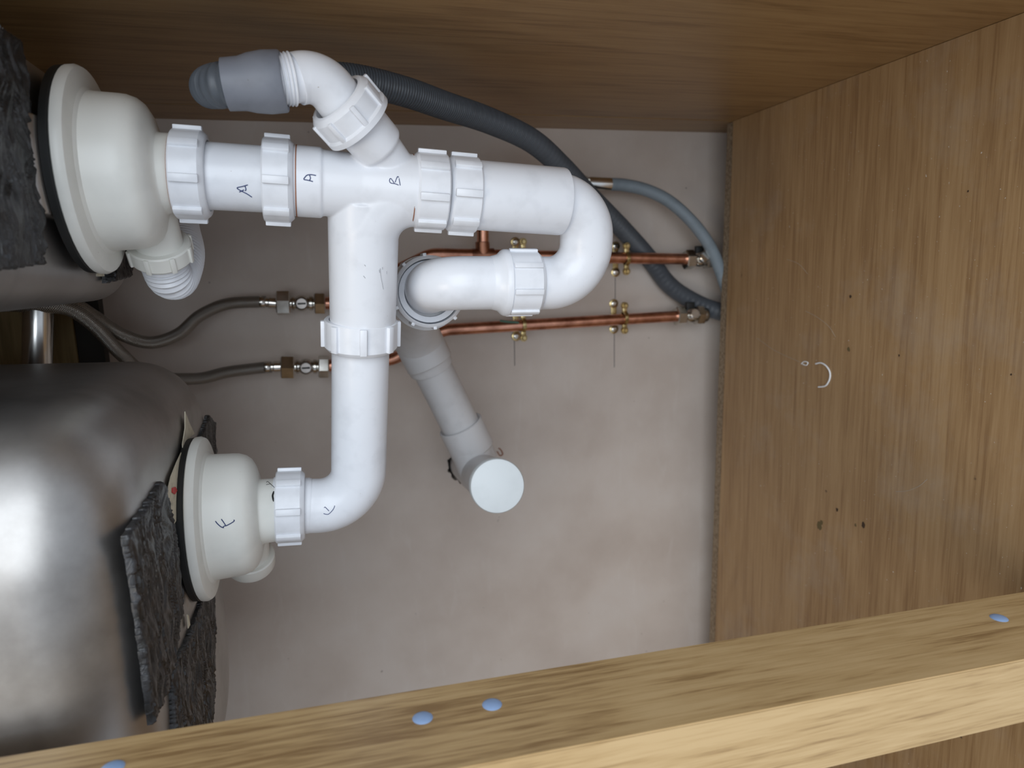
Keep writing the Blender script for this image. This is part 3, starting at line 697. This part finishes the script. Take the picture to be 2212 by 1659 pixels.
# chrome valves
def hexn(mb, o, a, r, L, ph=0): return mb.lathe(o, a, [(r*.90, 0), (r, .0012), (r, L-.0012), (r*.90, L)], 6, ph=ph)
def isolator(y, label, x0=597, ph=.3):
    a0_, a1_ = W(x0, y, YP-2), W(x0+106, y, YP-2); a = (a1_-a0_).normalized(); L = (a1_-a0_).length
    t = thing('isolating_valve', a0_, label, 'valve', 'chrome isolating valves on the back wall')
    mb = MB().tube([a0_+a*.002, a1_-a*.004], .0070, 24)
    mb.lathe(a0_+a*.017, a, [(.0078, 0), (.0085, .001), (.0085, .003), (.0072, .004)], 28, closed=True)
    mb.lathe(a0_+a*.036, a, [(.0078, 0), (.0088, .001), (.0088, .004), (.0072, .005)], 28, closed=True)
    mb.sphere(a0_+a*.0285, .0098, 24)
    mb.build('valve_body', CHROME, t)
    hexn(MB(), a0_+a*.0, a, .0148, .0155, ph).build('inlet_nut', CHROME, t)
    hexn(MB(), a0_+a*.0425, a, .0136, .0125, ph+.25).build('outlet_nut', CHROME, t)
    c = a0_+a*.0285-yv*.0085
    mb = MB().lathe(c, -yv, [(.0072, 0), (.0074, .004), (.0066, .0048), (.0058, .0040), (.0001, .0040)], 28)
    mb.build('slotted_disc', DISC, t)
    MB().block(c-yv*.0041, Vector((.0010, 0, 0))+a*0, yv*.0006, Vector((0, 0, .0046)), 0).build('slot', BLACK, t)
    return t, a0_, a
v1, va, vaa = isolator(655, 'chrome isolating valve on the S-shaped braided hose')
v2, vb, vbb = isolator(792, 'chrome isolating valve beside the long vertical white pipe, nearer the main bowl', 607, .52)
v1['label'] = 'chrome isolating valve joining the S-shaped braided hose to copper'
v2['label'] = 'chrome isolating valve on the short braided hose that emerges behind the main bowl'
def corner_valve(px, y, label, hs):
    o = W(px, y, YP); a = Vector((0, 0, -1)); t = thing('corner_valve', o, label, 'valve', 'chrome appliance valves in the back corner')
    hexn(MB(), o-a*.003, a, .0132, .013, .2).build('inlet_nut', CHROME, t)
    mb = MB().tube([o+a*.004, o+a*.036], .0074, 24); mb.sphere(o+a*.020, .0105, 20)
    mb.lathe(o+a*.020, Vector((.25, -1, 0)), [(.007, .004), (.0075, .013), (.006, .0145), (.0001, .0145)], 20)
    mb.build('valve_body', CHROME, t)
    mb = MB(); hexn(mb, o+a*.027, a, .0138, .011, .4); mb.lathe(o+a*.038, a, [(.010, 0), (.0105, .004), (.0095, .006), (.007, .006)], 24); mb.build('outlet_nut', CHROME, t)
    mb = MB(); mb.block(o+a*.02+Vector((.013, .002, 0)), Vector((.005, 0, 0)), Vector((0, .003, 0)), Vector((0, 0, .006)), .001); mb.build('lever', BLACK, t)
corner_valve(1483, 561, 'chrome valve at the end of the branched copper pipe, beside the pale hose', 1)
corner_valve(1463, 683, 'chrome valve at the end of the bare copper pipe, beside the dark ribbed hose', 1)

# braided tap connectors
def braided(name, pts, label, hoseend):
    t = thing(name, hoseend[0], label, 'flexible hose', 'braided tap connector hoses')
    MB().tube(resample(catmull(pts, 16), .0025), .0067, 26).build('braided_hose', BRAID, t)
    a = (hoseend[1]-hoseend[0]).normalized()
    MB().lathe(hoseend[0], a, [(.0066, 0), (.0070, .001), (.0068, .006), (.0060, .007), (.0060, .010), (.0068, .011), (.0066, (hoseend[1]-hoseend[0]).length)], 24).build('crimp_sleeve', CHROME, t)
braided('flexible_hose', [W(-70, 640, 760), W(60, 648, 760), W(150, 655, 765), W(200, 682, 775), W(262, 722, 792), W(325, 740, 812), W(385, 722, 828), W(432, 682, 842), W(490, 657, 852), W(562, 652, 856), W(575, 652, 856)], 'braided steel hose curving in an S between the two bowls', (W(560, 652, 856), W(599, 655, 856)))
braided('flexible_hose', [W(-60, 655, 735), W(80, 660, 735), W(150, 668, 745), W(205, 705, 762), W(262, 765, 785), W(325, 812, 812), W(425, 818, 838), W(490, 804, 850), W(560, 795, 856), W(588, 793, 856)], 'braided steel hose passing behind the main bowl to the valve by the long pipe', (W(571, 793, 856), W(608, 792, 856)))

# appliance fill hose
fh = thing('appliance_fill_hose', W(1315, 398, 850), 'smooth blue-grey hose with a silver sleeve arching down to the back corner', 'hose')
f0, f1 = W(1270, 396, 852), W(1320, 398, 852)
MB().lathe(f0, f1-f0, [(.0078, 0), (.0084, .002), (.0084, (f1-f0).length-.001), (.0064, (f1-f0).length)], 28).build('metal_sleeve', ALU, fh)
MB().tube(resample(catmull([W(1312, 398, 852), W(1350, 400, 851), W(1400, 412, 848), W(1450, 438, 845), W(1500, 485, 842), W(1535, 535, 842), W(1556, 585, 846), W(1575, 640, 850), W(1600, 700, 855), W(1630, 760, 860)], 12), .003), .0080, 30).build('hose', FILLHOSE, fh)
MB().lathe(W(1240, 397, YP), f1-f0, [(.0074, -.004), (.0130, -.003), (.0130, .010), (.0105, .012), (.0105, .018)], 6).build('end_nut', CHROME, fh)

# overflow link and tap tail glimpsed between the bowls
ol = MB().lathe(W(83, 640, 742), W(81, 770, 742)-W(83, 640, 742), [(.012, 0), (.0125, .002), (.0125, .09), (.012, .092)], 40).build('tap_tail', ALU)
tag(ol, 'shiny cylindrical tap tail glimpsed in the gap between the two bowls', 'tap tail')

# ------------------------------------------------------------------ bits on the floor
SHAV = flat('white_shaving', (.80, .82, .84), .5)
def floor_pts(pix, dz=.6): return [onZ(a, b, ZF+dz) for a, b in pix]
pl = floor_pts([(1762, 786), (1773, 784), (1784, 790), (1792, 802), (1793, 815), (1789, 826), (1782, 834), (1768, 836)], .8)
sh = MB().tube(catmull(pl, 6), lambda L: .0009, 8).build('plastic_shaving', SHAV); tag(sh, 'white crescent of plastic shaving lying on the base board', 'shaving')
sh = MB().tube(catmull(floor_pts([(1734, 787), (1742, 789), (1745, 783), (1737, 781), (1731, 786)], .5), 4), .0006, 8).build('plastic_shaving', SHAV); tag(sh, 'tiny white speck of shaving on the base board next to the crescent', 'shaving')
DK = flat('dark_stain', (.05, .028, .015), .8); OL = flat('olive_stain', (.13, .095, .04), .8)
floor_o = bpy.data.objects['floor']
for (a, b_, r, m_) in ((1865, 1134, 5, DK), (1808, 1101, 3.5, DK), (1848, 1134, 3, OL), (1769, 1136, 7, OL), (1775, 1128, 4, OL), (1942, 768, 2.4, DK), (2184, 809, 3, DK), (1837, 641, 3.2, DK), (2091, 413, 2.6, DK), (1833, 755, 4, OL)):
    c = onZ(a, b_, ZF+.15); s = (onZ(a+r, b_, ZF)-onZ(a, b_, ZF)).length
    MB().prism([c+Vector((math.cos(t*PI/6), math.sin(t*PI/6)*.8, 0))*s*random.uniform(.6, 1.1) for t in range(12)], Vector((0, 0, .00012))).build('floor_stain', m_, floor_o)
SC = flat('faint_scratch', (.40, .34, .27), .6)
for ln in (((1935, 1062), (1960, 1060), (1985, 1050), (2003, 1035)), ((1740, 672), (1765, 685), (1790, 705), (1805, 728)), ((1635, 730), (1670, 755), (1700, 770), (1728, 782)), ((1700, 560), (1725, 570), (1745, 592))):
    MB().tube(catmull(floor_pts(ln, .05), 6), .00022, 6).build('scratch', SC, floor_o)
